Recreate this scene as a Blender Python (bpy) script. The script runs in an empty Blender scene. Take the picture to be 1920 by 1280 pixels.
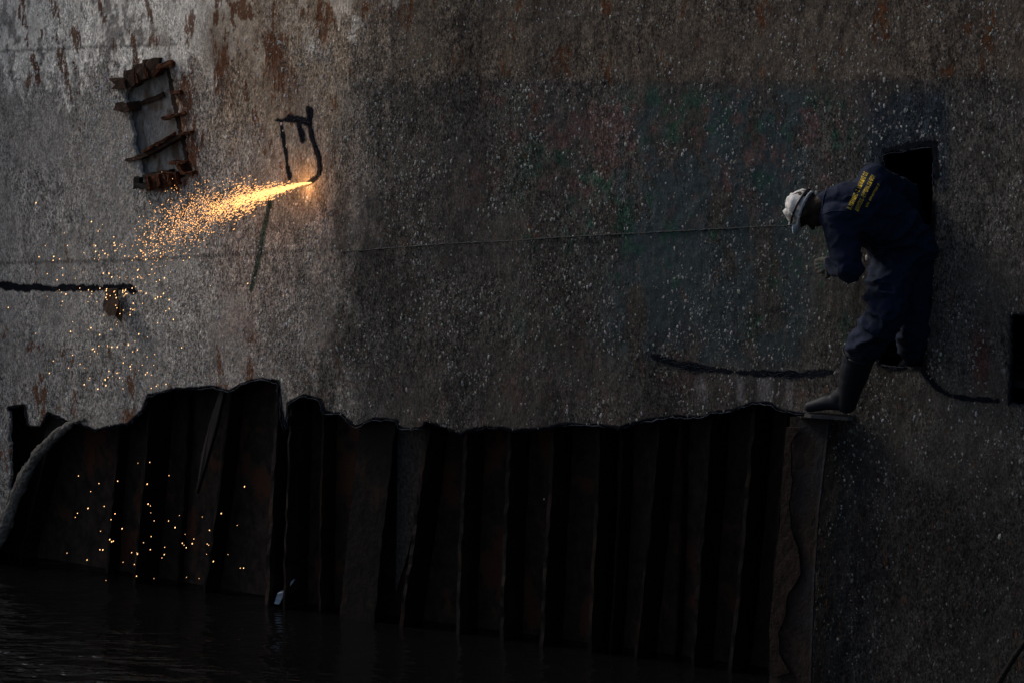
import bpy, bmesh, math, random
import numpy as np
from mathutils import Vector, Matrix
from mathutils.bvhtree import BVHTree

random.seed(7)
RNG = np.random.default_rng(11)
S = bpy.context.scene
C = S.collection
R = math.radians

# ------------------------------------------------------------------ camera, sky, sun, exposure
PITCH, DIST, FPX = R(9.0), 30.0, 10000.0
AIM = np.array([0.0, 0.0, 1.74])
FWD = np.array([0.0, math.cos(PITCH), -math.sin(PITCH)])
RGT = np.array([1.0, 0.0, 0.0])
UPV = np.array([0.0, math.sin(PITCH), math.cos(PITCH)])
CAM = AIM - DIST * FWD
cd = bpy.data.cameras.new("camera")
cd.sensor_width = 36.0
cd.lens = 36.0 * FPX / 1920.0
cd.clip_end = 2000.0
co = bpy.data.objects.new("camera", cd)
co.location = CAM
co.rotation_euler = (R(90) - PITCH, 0, 0)
C.objects.link(co)
S.camera = co

SUN_EL, SUN_TH = R(40), R(119)          # SUN_TH: from -Y towards -X
sun_dir = Vector((-math.sin(SUN_TH) * math.cos(SUN_EL), -math.cos(SUN_TH) * math.cos(SUN_EL), math.sin(SUN_EL)))
w = bpy.data.worlds.new("World")
S.world = w
w.use_nodes = True
nt = w.node_tree
bg = nt.nodes["Background"]
sky = nt.nodes.new("ShaderNodeTexSky")
sky.sky_type = 'NISHITA'
sky.sun_disc = False
sky.sun_elevation = SUN_EL
sky.sun_rotation = math.atan2(sun_dir.x, sun_dir.y)
sky.air_density, sky.dust_density, sky.ozone_density = 1.0, 4.0, 1.0
nt.links.new(sky.outputs[0], bg.inputs[0])
bg.inputs[1].default_value = 0.09
sl = bpy.data.lights.new("sun", 'SUN')
sl.energy = 2.6
sl.angle = R(16)
sl.color = (1.0, 0.95, 0.88)
so = bpy.data.objects.new("sun", sl)
so.rotation_euler = sun_dir.to_track_quat('Z', 'Y').to_euler()
so.location = (-6, 4, 12)
C.objects.link(so)
S.view_settings.view_transform = 'Standard'
S.view_settings.look = 'None'
S.view_settings.gamma = 1.0
S.view_settings.exposure = 0.4
S.cycles.max_bounces = 5
S.cycles.sample_clamp_indirect = 3.0

# ------------------------------------------------------------------ hull coordinates
YAW = R(33.5)
KB = R(6.0)
T_ = np.array([math.cos(YAW), -math.sin(YAW), 0.0])
N_ = np.array([-math.sin(YAW), -math.cos(YAW), 0.0])
Z_ = np.array([0.0, 0.0, 1.0])


def W3(u, v, wv):
    u, v, wv = np.broadcast_arrays(np.asarray(u, float), np.asarray(v, float), np.asarray(wv, float))
    return u[..., None] * T_ + v[..., None] * Z_ + wv[..., None] * N_


def ray(px, py):
    px, py = np.asarray(px, float), np.asarray(py, float)
    return FWD + ((px - 960) / FPX)[..., None] * RGT + ((640 - py) / FPX)[..., None] * UPV


def uv_at(px, py, wv):
    d = ray(px, py)
    t = (wv - CAM @ N_) / (d @ N_)
    p = CAM + d * np.asarray(t)[..., None]
    return p @ T_, p[..., 2]


_ku0, _kv0 = uv_at(735, 0, 0.0)
_ku1, _kv1 = uv_at(590, 720, 0.0)


def knuckle(u, v):
    uk = _ku0 + (v - _kv0) / (_kv1 - _kv0) * (_ku1 - _ku0)
    s = 0.16
    x = (uk - u) / s
    return -math.tan(KB) * s * np.where(x > 30, x, np.log1p(np.exp(np.minimum(x, 30))))


def px_uv(px, py, off=0.0):
    px, py = np.asarray(px, float), np.asarray(py, float)
    wv = np.zeros_like(px) + off
    for _ in range(6):
        u, v = uv_at(px, py, wv)
        wv = knuckle(u, v) + off
    return u, v, wv


def P(px, py, off=0.0):
    """Point on (or off metres out from) the hull seen at a photograph pixel."""
    u, v, wv = px_uv(px, py, off)
    return W3(u, v, wv)


def to_px(p):
    d = p - CAM
    z = d @ FWD
    return 960 + FPX * (d @ RGT) / z, 640 - FPX * (d @ UPV) / z


# ------------------------------------------------------------------ noise
def _h(ix, iy, iz, seed):
    n = (ix.astype(np.int64) * 374761393 + iy.astype(np.int64) * 668265263 + iz.astype(np.int64) * 2147483647 + seed * 974711) & 0xFFFFFFFF
    n = ((n ^ (n >> 13)) * 1274126177) & 0xFFFFFFFF
    n = ((n ^ (n >> 16)) * 2246822519) & 0xFFFFFFFF
    return ((n ^ (n >> 15)) & 0xFFFFFF) / float(0xFFFFFF)


def noise(x, y, z=None, seed=0):
    x, y = np.asarray(x, float), np.asarray(y, float)
    z = np.zeros_like(x) if z is None else np.asarray(z, float)
    ix, iy, iz = np.floor(x), np.floor(y), np.floor(z)
    fx, fy, fz = x - ix, y - iy, z - iz
    fx, fy, fz = fx * fx * (3 - 2 * fx), fy * fy * (3 - 2 * fy), fz * fz * (3 - 2 * fz)
    out = 0
    for a in (0, 1):
        for b in (0, 1):
            for c in (0, 1):
                wgt = (fx if a else 1 - fx) * (fy if b else 1 - fy) * (fz if c else 1 - fz)
                out = out + wgt * _h(ix + a, iy + b, iz + c, seed)
    return out


def fbm(x, y, z=None, seed=0, octv=4, gain=0.5):
    a, s, t = 1.0, 0.0, 0.0
    x, y = np.asarray(x, float), np.asarray(y, float)
    for k in range(octv):
        s = s + a * noise(x * 2 ** k, y * 2 ** k, None if z is None else z * 2 ** k, seed + k * 17)
        t += a
        a *= gain
    return s / t


def sstep(a, b, x):
    t = np.clip((x - a) / (b - a), 0, 1)
    return t * t * (3 - 2 * t)


def in_poly(px, py, poly):
    inside = np.zeros(np.shape(px), bool)
    n = len(poly)
    for i in range(n):
        x0, y0 = poly[i]
        x1, y1 = poly[(i + 1) % n]
        if y0 == y1:
            continue
        c = ((y0 > py) != (y1 > py)) & (px < (x1 - x0) * (py - y0) / (y1 - y0) + x0)
        inside ^= c
    return inside


def dist_poly(px, py, pts, closed=False):
    best = np.full(np.shape(px), 1e9)
    n = len(pts)
    for i in range(n if closed else n - 1):
        x0, y0 = pts[i][:2]
        x1, y1 = pts[(i + 1) % n][:2]
        dx, dy = x1 - x0, y1 - y0
        L = dx * dx + dy * dy + 1e-9
        t = np.clip(((px - x0) * dx + (py - y0) * dy) / L, 0, 1)
        best = np.minimum(best, np.hypot(px - x0 - t * dx, py - y0 - t * dy))
    return best


# ------------------------------------------------------------------ materials
def mat(name):
    m = bpy.data.materials.new(name)
    m.use_nodes = True
    n = m.node_tree
    return m, n, n.nodes["Principled BSDF"]


def N(n, kind, **kw):
    x = n.nodes.new(kind)
    for k, v in kw.items():
        setattr(x, k, v)
    return x


def maprange(n, src, a, b, c, d, clamp=True):
    x = N(n, 'ShaderNodeMapRange')
    x.clamp = clamp
    n.links.new(src, x.inputs[0])
    for i, v in enumerate((a, b, c, d)):
        x.inputs[i + 1].default_value = v
    return x.outputs[0]


def math_(n, op, a, b=None, c=None):
    x = N(n, 'ShaderNodeMath', operation=op)
    for i, v in enumerate((a, b, c)):
        if v is None:
            continue
        if isinstance(v, (int, float)):
            x.inputs[i].default_value = v
        else:
            n.links.new(v, x.inputs[i])
    return x.outputs[0]


def mix(n, fac, a, b, blend='MIX'):
    x = N(n, 'ShaderNodeMix', data_type='RGBA', blend_type=blend)
    for i, v in ((0, fac), (6, a), (7, b)):
        if isinstance(v, (int, float)):
            x.inputs[i].default_value = v
        elif isinstance(v, tuple):
            x.inputs[i].default_value = (*v, 1)
        else:
            n.links.new(v, x.inputs[i])
    return x.outputs[2]


def noise_tex(n, coord, scale, detail=5, rough=0.6, stretch=None):
    if stretch:
        mp = N(n, 'ShaderNodeMapping')
        mp.inputs['Scale'].default_value = stretch
        n.links.new(coord, mp.inputs[0])
        coord = mp.outputs[0]
    x = N(n, 'ShaderNodeTexNoise')
    x.inputs['Scale'].default_value = scale
    x.inputs['Detail'].default_value = detail
    x.inputs['Roughness'].default_value = rough
    n.links.new(coord, x.inputs['Vector'])
    return x.outputs[0]


def hull_material():
    m, n, b = mat("barnacled_plate")
    co_ = N(n, 'ShaderNodeTexCoord').outputs['Object']
    att = N(n, 'ShaderNodeAttribute', attribute_name='paint').outputs['Color']
    rst = N(n, 'ShaderNodeAttribute', attribute_name='rust').outputs['Fac']
    soot = N(n, 'ShaderNodeAttribute', attribute_name='soot').outputs['Fac']
    crust = N(n, 'ShaderNodeAttribute', attribute_name='crust').outputs['Fac']
    st = (1, 1, 0.55)
    n1 = noise_tex(n, co_, 85, 5, 0.8, st)
    n2 = noise_tex(n, co_, 18, 6, 0.7, st)
    n3 = noise_tex(n, co_, 160, 3, 0.7, st)
    fac = math_(n, 'MULTIPLY', maprange(n, n1, 0.42, 0.58, 0.28, 1.75), maprange(n, n2, 0.36, 0.64, 0.55, 1.45))
    sm = mix(n, crust, 1.0, fac) if False else None
    fac = math_(n, 'ADD', math_(n, 'MULTIPLY', fac, crust), math_(n, 'SUBTRACT', 1.0, crust))
    cmb = N(n, 'ShaderNodeCombineColor')
    for i in range(3):
        n.links.new(fac, cmb.inputs[i])
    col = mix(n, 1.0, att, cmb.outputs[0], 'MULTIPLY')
    # crust specks
    mp = N(n, 'ShaderNodeMapping')
    mp.inputs['Scale'].default_value = st
    n.links.new(co_, mp.inputs[0])
    vo = N(n, 'ShaderNodeTexVoronoi', feature='F1')
    vo.inputs['Scale'].default_value = 75
    n.links.new(mp.outputs[0], vo.inputs['Vector'])
    rnd = N(n, 'ShaderNodeSeparateColor')
    n.links.new(vo.outputs['Color'], rnd.inputs[0])
    spot = maprange(n, vo.outputs['Distance'], 0.42, 0.25, 0, 1)
    pick = maprange(n, rnd.outputs[0], 0.6, 0.95, 0, 1)
    spk = math_(n, 'MULTIPLY', math_(n, 'MULTIPLY', spot, pick), math_(n, 'MULTIPLY', crust, 0.45))
    pale = mix(n, 1.0, col, (3.0, 3.05, 3.05), 'MULTIPLY')
    col = mix(n, spk, col, pale)
    # pits
    pit = math_(n, 'MULTIPLY', maprange(n, n3, 0.44, 0.34, 0, 0.85), crust)
    col = mix(n, pit, col, (0.012, 0.011, 0.010))
    # rust
    rn = noise_tex(n, co_, 26, 6, 0.75, (1, 1, 0.3))
    rf = maprange(n, math_(n, 'ADD', rst, maprange(n, rn, 0.3, 0.7, -0.85, 0.75, False)), 0.42, 0.62, 0, 1)
    rcol = mix(n, maprange(n, n1, 0.3, 0.7, 0, 1), (0.035, 0.014, 0.009), (0.15, 0.058, 0.022))
    col = mix(n, math_(n, 'MULTIPLY', rf, 0.9), col, rcol)
    # soot burnt on round the torch cuts
    sf = maprange(n, math_(n, 'ADD', soot, maprange(n, n2, 0.25, 0.75, -0.3, 0.3)), 0.3, 0.75, 0, 1)
    col = mix(n, sf, col, (0.004, 0.005, 0.009))
    n.links.new(col, b.inputs['Base Color'])
    b.inputs['Roughness'].default_value = 0.8
    b.inputs['Specular IOR Level'].default_value = 0.06
    hgt = math_(n, 'ADD', math_(n, 'MULTIPLY', n1, 0.6), math_(n, 'ADD', math_(n, 'MULTIPLY', n2, 0.8), math_(n, 'MULTIPLY', spot, math_(n, 'MULTIPLY', pick, 0.35))))
    bp = N(n, 'ShaderNodeBump')
    bp.inputs['Distance'].default_value = 0.007
    n.links.new(hgt, bp.inputs['Height'])
    n.links.new(maprange(n, crust, 0, 1, 0.25, 0.9), bp.inputs['Strength'])
    n.links.new(bp.outputs[0], b.inputs['Normal'])
    return m


def grain_material(name, lo, hi, scale=20, stretch=(1, 1, 0.4), rough=0.8, bump=0.5, metal=0.0, spec=0.08, third=None, vary=False):
    m, n, b = mat(name)
    co_ = N(n, 'ShaderNodeTexCoord').outputs['Object']
    a = noise_tex(n, co_, scale, 7, 0.7, stretch)
    c = noise_tex(n, co_, scale * 0.25, 4, 0.6, stretch)
    col = mix(n, maprange(n, a, 0.3, 0.7, 0, 1), lo, hi)
    if third:
        col = mix(n, maprange(n, c, 0.54, 0.62, 0, 0.9), col, third)
    if vary:
        oi = N(n, 'ShaderNodeObjectInfo').outputs['Random']
        hs = N(n, 'ShaderNodeHueSaturation')
        n.links.new(maprange(n, oi, 0, 1, 0.6, 1.5), hs.inputs['Value'])
        n.links.new(col, hs.inputs['Color'])
        col = hs.outputs[0]
    n.links.new(col, b.inputs['Base Color'])
    b.inputs['Roughness'].default_value = rough
    b.inputs['Metallic'].default_value = metal
    b.inputs['Specular IOR Level'].default_value = spec
    bp = N(n, 'ShaderNodeBump')
    bp.inputs['Strength'].default_value = bump
    bp.inputs['Distance'].default_value = 0.01
    n.links.new(math_(n, 'ADD', a, c), bp.inputs['Height'])
    n.links.new(bp.outputs[0], b.inputs['Normal'])
    return m


def attr_material(name, rough=0.75):
    m, n, b = mat(name)
    att = N(n, 'ShaderNodeAttribute', attribute_name='paint').outputs['Color']
    co_ = N(n, 'ShaderNodeTexCoord').outputs['Object']
    a = noise_tex(n, co_, 180, 3, 0.6)
    cmb = N(n, 'ShaderNodeCombineColor')
    f = maprange(n, a, 0.3, 0.7, 0.65, 1.3)
    for i in range(3):
        n.links.new(f, cmb.inputs[i])
    n.links.new(mix(n, 1.0, att, cmb.outputs[0], 'MULTIPLY'), b.inputs['Base Color'])
    b.inputs['Roughness'].default_value = rough
    b.inputs['Specular IOR Level'].default_value = 0.06
    return m


def emit_material(name, col, strength):
    m, n, b = mat(name)
    n.nodes.remove(b)
    e = N(n, 'ShaderNodeEmission')
    e.inputs[0].default_value = (*col, 1)
    e.inputs[1].default_value = strength
    n.links.new(e.outputs[0], n.nodes['Material Output'].inputs[0])
    m.cycles.emission_sampling = 'NONE'
    return m


M_HULL = hull_material()
M_BARN = attr_material("barnacle_shell")
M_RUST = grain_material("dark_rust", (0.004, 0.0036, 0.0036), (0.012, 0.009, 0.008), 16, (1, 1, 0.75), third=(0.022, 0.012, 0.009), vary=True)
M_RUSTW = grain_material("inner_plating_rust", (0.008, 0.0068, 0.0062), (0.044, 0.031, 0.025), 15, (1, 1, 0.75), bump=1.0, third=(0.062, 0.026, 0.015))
M_RUSTO = grain_material("orange_rust", (0.010, 0.006, 0.005), (0.085, 0.028, 0.011), 40, (1, 1, 0.6), bump=0.8)
M_BROWN = grain_material("brown_scale", (0.012, 0.009, 0.008), (0.055, 0.030, 0.020), 24, bump=0.8)
M_GREYP = grain_material("grey_inner_plate", (0.12, 0.11, 0.10), (0.42, 0.39, 0.355), 60, bump=0.9, third=(0.12, 0.08, 0.055))
M_SLAG = grain_material("torch_slag", (0.003, 0.005, 0.009), (0.010, 0.018, 0.032), 60, (1, 1, 1), rough=0.7, bump=1.0, spec=0.12)
M_CRUST = grain_material("crusted_edge", (0.03, 0.028, 0.026), (0.16, 0.15, 0.135), 55, (1, 1, 0.7), bump=1.0)
M_CRUSTD = grain_material('dark_crusted_plate', (0.006, 0.0055, 0.005), (0.045, 0.042, 0.039), 60, (1, 1, 0.7), bump=1.0)
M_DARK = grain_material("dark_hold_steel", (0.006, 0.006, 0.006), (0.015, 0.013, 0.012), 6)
M_CLOTH = grain_material("navy_cotton", (0.0018, 0.0046, 0.0140), (0.0033, 0.0080, 0.0235), 300, (1, 1, 1), rough=0.9, bump=0.15, spec=0.15)
M_SKIN = grain_material("dark_skin", (0.012, 0.008, 0.006), (0.022, 0.014, 0.010), 60, (1, 1, 1), rough=0.55, bump=0.1)
M_CAP = grain_material("dirty_white_canvas", (0.26, 0.25, 0.245), (0.42, 0.42, 0.43), 22, (1, 1, 1), rough=0.9, bump=0.25, third=(0.30, 0.28, 0.25))
M_VISOR = grain_material("pale_blue_plastic", (0.35, 0.42, 0.52), (0.5, 0.58, 0.70), 20, (1, 1, 1), rough=0.4, bump=0.05)
M_BLACK = grain_material("black_rubber", (0.006, 0.007, 0.009), (0.012, 0.013, 0.016), 40, (1, 1, 1), rough=0.5, bump=0.1, spec=0.5)
M_BOOT = grain_material("grey_rubber", (0.0040, 0.0052, 0.0085), (0.0075, 0.0095, 0.0150), 30, (1, 1, 1), rough=0.6, bump=0.08, spec=0.12)
M_GLOVE = grain_material("worn_work_glove", (0.02, 0.018, 0.016), (0.07, 0.064, 0.056), 40, (1, 1, 1), rough=0.9, bump=0.4, third=(0.018, 0.035, 0.034))
M_YELLOW = grain_material("yellow_print", (0.30, 0.21, 0.015), (0.48, 0.34, 0.03), 260, (1, 1, 1), rough=0.8, bump=0.05)
M_CYLINDER = grain_material("dark_cylinder_grain", (0.006, 0.006, 0.006), (0.02, 0.018, 0.016), 90, (1, 1, 1), bump=1.0)
M_SCRAP = grain_material("wet_steel", (0.10, 0.12, 0.15), (0.32, 0.37, 0.44), 40, (1, 1, 1), rough=0.3, bump=0.6, spec=0.7)
M_CORE = emit_material("white_hot_spray", (1.0, 0.48, 0.15), 2.0)
M_DROP = emit_material('falling_spark', (1.0, 0.54, 0.22), 2.3)
M_SPARK = emit_material("glowing_spark", (1.0, 0.45, 0.15), 1.9)

# ------------------------------------------------------------------ object helpers
def thing(name, label, cat, loc, group=None):
    o = bpy.data.objects.new(name, None)
    o.empty_display_size = 0.2
    o.location = loc
    C.objects.link(o)
    o['label'], o['category'] = label, cat
    if group:
        o['group'] = group
    return o


def tag(o, label, cat, group=None):
    o['label'], o['category'] = label, cat
    if group:
        o['group'] = group
    return o


def world_loc(o):
    l = Vector(o.location)
    while o.parent:
        o = o.parent
        l += o.location
    return l


def link(name, me, m, parent=None, origin=None, smooth=False):
    """World-space mesh -> object (child of parent, or with its origin at `origin`)."""
    off = world_loc(parent) if parent else Vector(origin if origin is not None else (0, 0, 0))
    if off.length > 0:
        me.transform(Matrix.Translation(-off))
    me.name = name
    if m and not me.materials:
        me.materials.append(m)
    if smooth:
        me.polygons.foreach_set('use_smooth', [True] * len(me.polygons))
    o = bpy.data.objects.new(name, me)
    if parent:
        o.parent = parent
    elif origin is not None:
        o.location = origin
    C.objects.link(o)
    return o


def mesh_from(verts, faces, name="m"):
    me = bpy.data.meshes.new(name)
    me.from_pydata([tuple(map(float, v)) for v in verts], [], [tuple(int(i) for i in f) for f in faces])
    me.update()
    return me


def fast_mesh(verts, loops, starts, totals, name="m"):
    me = bpy.data.meshes.new(name)
    me.vertices.add(len(verts))
    me.vertices.foreach_set('co', np.asarray(verts, np.float32).ravel())
    me.loops.add(len(loops))
    me.loops.foreach_set('vertex_index', np.asarray(loops, np.int32))
    me.polygons.add(len(starts))
    me.polygons.foreach_set('loop_start', np.asarray(starts, np.int32))
    me.update(calc_edges=True)
    
    return me


def tube(bm, pts, rads, seg=8, cap=True):
    """Irregular tube through world points, radius per point (number or pair)."""
    pts = [Vector(p) for p in pts]
    n = len(pts)
    rings = []
    ref = Vector((0.13, 0.37, 0.92))
    for i in range(n):
        d = (pts[min(i + 1, n - 1)] - pts[max(i - 1, 0)]).normalized()
        a = d.cross(ref)
        if a.length < 1e-4:
            a = d.cross(Vector((1, 0, 0)))
        a.normalize()
        b = d.cross(a).normalized()
        r = rads[i] if hasattr(rads, '__len__') else rads
        rings.append([bm.verts.new(pts[i] + (a * math.cos(k * 2 * math.pi / seg) + b * math.sin(k * 2 * math.pi / seg)) * r) for k in range(seg)])
    for i in range(n - 1):
        for k in range(seg):
            bm.faces.new((rings[i][k], rings[i][(k + 1) % seg], rings[i + 1][(k + 1) % seg], rings[i + 1][k]))
    if cap:
        bm.faces.new(rings[0][::-1])
        bm.faces.new(rings[-1])


def bm_mesh(bm, name="m"):
    bmesh.ops.recalc_face_normals(bm, faces=bm.faces)
    me = bpy.data.meshes.new(name)
    bm.to_mesh(me)
    bm.free()
    return me


def slab(bm, poly, depth_vec):
    """Extrude a world polygon by a vector into a closed slab."""
    a = [bm.verts.new(p) for p in poly]
    b = [bm.verts.new(Vector(p) + Vector(depth_vec)) for p in poly]
    n = len(a)
    bm.faces.new(a)
    bm.faces.new(b[::-1])
    for i in range(n):
        bm.faces.new((a[i], b[i], b[(i + 1) % n], a[(i + 1) % n]))


def resample(pts, step, jitter=0.0, closed=False):
    out = []
    n = len(pts)
    for i in range(n if closed else n - 1):
        a, b = np.array(pts[i][:2], float), np.array(pts[(i + 1) % n][:2], float)
        k = max(1, int(np.hypot(*(b - a)) / step))
        for j in range(k):
            q = a + (b - a) * j / k
            out.append(q + RNG.normal(0, jitter, 2))
    if not closed:
        out.append(np.array(pts[-1][:2], float))
    return out


# ------------------------------------------------------------------ the ship: outlines read as pixels, laid on the hull
OPENING = [(-60, 1400), (-60, 1090), (0, 985), (20, 925), (23, 880), (18, 765), (46, 762), (49, 782), (53, 800), (78, 802), (92, 774),
           (122, 790), (150, 797), (180, 808), (225, 797), (240, 799), (268, 772), (279, 742), (300, 737), (328, 729), (345, 730),
           (400, 727), (428, 734), (445, 726), (470, 714), (490, 712), (520, 717), (525, 770), (531, 805), (538, 800), (540, 757), (570, 742), (598, 752),
           (604, 775), (640, 777), (662, 800), (672, 800), (700, 786), (742, 790), (748, 802), (770, 806), (794, 803), (800, 792), (832, 801), (865, 816), (880, 808), (912, 802), (945, 804), (962, 808), (1000, 806), (1030, 803), (1052, 797), (1115, 798),
           (1160, 804), (1186, 795), (1232, 787), (1262, 783), (1320, 784), (1332, 775), (1376, 771), (1410, 757), (1440, 758), (1462, 770),
           (1500, 777), (1556, 779), (1548, 850), (1535, 960), (1527, 1080), (1520, 1280), (1518, 1420)]
HATCH = [(1656, 293), (1672, 286), (1690, 287), (1715, 279), (1748, 277), (1751, 300), (1747, 430), (1746, 560), (1735, 600), (1731, 687), (1690, 689), (1648, 684), (1652, 600), (1655, 430)]
HATCH2 = [(1897, 592), (1990, 586), (1985, 762), (1893, 757)]
RECESS = [(234, 182), (246, 152), (262, 138), (290, 128), (318, 124), (331, 190), (346, 260), (358, 325), (330, 340), (276, 350), (268, 335), (256, 290), (246, 235)]
CUTS = [
    ([(-60, 532), (0, 534), (18, 536), (48, 541), (70, 537), (98, 543), (130, 538), (165, 541), (200, 540), (240, 539), (252, 548)], 7.5),
    ([(520, 226), (548, 222), (582, 232)], 7), ([(583, 207), (580, 232), (586, 262), (597, 296), (600, 320), (594, 333), (577, 344)], 5),
    ([(578, 205), (580, 228)], 6), ([(526, 228), (532, 262), (538, 300), (542, 334)], 5), ([(560, 232), (566, 264)], 7),
    ([(1226, 668), (1262, 680), (1300, 688), (1350, 694), (1400, 699), (1450, 700), (1500, 703), (1560, 697)], 7),
    ([(1731, 690), (1752, 720), (1775, 738), (1800, 746), (1832, 748), (1870, 752)], 6), ([(1893, 757), (1898, 700), (1900, 640)], 4),
    ([(1660, 284), (1700, 274), (1750, 270), (1756, 330)], 8),
    
]


def hull_plate(ship):
    us = np.concatenate([np.linspace(-4.95, -4.2, 8), np.arange(-4.19, 3.72, 0.0125), np.linspace(3.74, 8, 25)])
    vs = np.concatenate([np.linspace(-1.5, -0.62, 8), np.arange(-0.60, 3.92, 0.0125), np.linspace(3.94, 6.5, 14)])
    U, V = np.meshgrid(us, vs)
    nv, nu = U.shape
    K = knuckle(U, V)
    X, Y = to_px(W3(U, V, K))
    # cells to drop
    Xc = (X[:-1, :-1] + X[1:, 1:]) / 2
    Yc = (Y[:-1, :-1] + Y[1:, 1:]) / 2
    drop = np.zeros(Xc.shape, bool)
    polys = [OPENING, HATCH, HATCH2, RECESS]
    jag = []
    for pl in polys:
        j = resample(pl, 6, 1.5, closed=True)
        jag.append([tuple(q) for q in j])
    for pl in jag:
        drop |= in_poly(Xc, Yc, pl)
    # snap rim vertices onto the cut
    dv = np.zeros(X.shape, int)
    kv = np.zeros(X.shape, int)
    for a in (0, 1):
        for b in (0, 1):
            sl_ = (slice(a, nv - 1 + a), slice(b, nu - 1 + b))
            dv[sl_] += drop
            kv[sl_] += ~drop
    rim = np.argwhere((dv > 0) & (kv > 0))
    for (i, j) in rim:
        x, y = X[i, j], Y[i, j]
        best = (1e9, x, y)
        for pl in jag:
            A = np.array(pl)
            B = np.roll(A, -1, 0)
            D = B - A
            t = np.clip(((np.array([x, y]) - A) * D).sum(1) / ((D * D).sum(1) + 1e-9), 0, 1)
            Q = A + D * t[:, None]
            d = np.hypot(Q[:, 0] - x, Q[:, 1] - y)
            k = int(d.argmin())
            if d[k] < best[0]:
                best = (d[k], Q[k, 0], Q[k, 1])
        if best[0] < 7:
            u_, v_, _w = px_uv(best[1], best[2])
            U[i, j], V[i, j] = u_, v_
    K = knuckle(U, V)
    X, Y = to_px(W3(U, V, K))
    # dents
    Wd = K + 0.007 * np.sin(U * 2 * math.pi / 0.64) * noise(U * 0.8, V * 0.9, seed=4) + 0.030 * (fbm(U * 0.9, V * 0.9, seed=3, octv=3) - 0.5) + 0.006 * (fbm(U * 9, V * 7, seed=8, octv=3) - 0.5) + 0.004 * (fbm(U * 40, V * 26, seed=9, octv=2) - 0.5)
    verts = W3(U, V, Wd).reshape(-1, 3)

    # ---- paint, by where it is on the plating
    def blend(base, f, c):
        return base + (np.asarray(c) - base) * f[..., None]
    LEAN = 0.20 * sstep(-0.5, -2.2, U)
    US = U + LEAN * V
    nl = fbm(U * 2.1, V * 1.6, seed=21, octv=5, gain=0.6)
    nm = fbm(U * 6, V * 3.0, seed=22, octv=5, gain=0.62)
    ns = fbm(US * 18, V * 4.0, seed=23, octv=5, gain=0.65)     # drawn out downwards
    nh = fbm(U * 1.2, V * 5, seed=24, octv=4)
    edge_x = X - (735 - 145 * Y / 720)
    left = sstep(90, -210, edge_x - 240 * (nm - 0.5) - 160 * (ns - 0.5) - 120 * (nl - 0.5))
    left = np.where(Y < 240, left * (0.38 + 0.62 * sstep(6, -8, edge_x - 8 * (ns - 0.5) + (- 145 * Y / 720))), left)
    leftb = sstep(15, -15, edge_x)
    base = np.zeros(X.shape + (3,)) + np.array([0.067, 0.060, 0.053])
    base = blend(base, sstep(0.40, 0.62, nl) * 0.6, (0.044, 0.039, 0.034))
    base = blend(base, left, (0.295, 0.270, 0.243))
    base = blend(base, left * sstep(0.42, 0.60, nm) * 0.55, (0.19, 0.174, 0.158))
    # brown upper strake
    up = sstep(165, 135, Y + 30 * (nh - 0.5)) * (1 - left)
    base = blend(base, up * 0.9, (0.108, 0.084, 0.064))
    base = blend(base, up * sstep(0.5, 0.7, ns), (0.07, 0.055, 0.045))
    # blue-grey paint right of centre
    bl = sstep(1080, 1230, X + 160 * (nl - 0.5)) * sstep(1560, 1480, X) * sstep(150, 185, Y) * sstep(720, 660, Y + 60 * (nm - 0.5))
    base = blend(base, bl * sstep(0.36, 0.52, nm) * 0.9, (0.037, 0.051, 0.056))
    bl2 = sstep(1600, 1640, X) * sstep(1800, 1760, X) * sstep(150, 190, Y) * sstep(420, 330, Y)
    base = blend(base, bl2 * sstep(0.38, 0.5, nm), (0.024, 0.031, 0.039))
    # green and pink remnants
    g = 0.5 * fbm(U * 3.2 + 7, V * 2.6, seed=31, octv=5, gain=0.7) + 0.5 * fbm(U * 13, V * 9, seed=32, octv=4, gain=0.7)
    gr = sstep(900, 1050, X) * sstep(1640, 1560, X) * sstep(140, 200, Y) * sstep(690, 600, Y)
    base = blend(base, gr * sstep(0.53, 0.64, g) * 0.75, (0.020, 0.060, 0.040))
    pk = 0.45 * fbm(U * 3.6 + 3, V * 3.4, seed=41, octv=5, gain=0.7) + 0.55 * fbm(U * 15, V * 10, seed=42, octv=4, gain=0.7)
    pr = sstep(820, 930, X) * sstep(1660, 1560, X) * sstep(130, 190, Y) * sstep(470, 330, Y)
    base = blend(base, pr * sstep(0.53, 0.63, pk) * 0.7, (0.10, 0.056, 0.052))
    pl_ = sstep(560, 640, X) * sstep(1560, 1500, X) * sstep(560, 700, Y)
    base = blend(base, pl_ * sstep(0.53, 0.62, pk) * 0.4, (0.085, 0.045, 0.040))
    pw = left * sstep(330, 480, X) * sstep(200, 400, Y)
    base = blend(base, pw * sstep(0.34, 0.6, pk) * 0.65, (0.195, 0.135, 0.110))
    # pale topside paint
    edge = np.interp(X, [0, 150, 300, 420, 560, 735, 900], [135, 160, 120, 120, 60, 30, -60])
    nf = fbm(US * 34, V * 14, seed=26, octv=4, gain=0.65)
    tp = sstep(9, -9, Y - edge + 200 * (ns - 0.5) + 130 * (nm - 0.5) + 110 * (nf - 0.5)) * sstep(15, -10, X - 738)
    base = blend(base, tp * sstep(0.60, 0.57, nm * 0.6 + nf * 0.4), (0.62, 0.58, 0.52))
    tan = left * sstep(330, 420, X) * sstep(380, 200, Y)
    base = blend(base, tan * sstep(0.30, 0.5, nl) * 0.75, (0.225, 0.160, 0.105))
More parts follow.
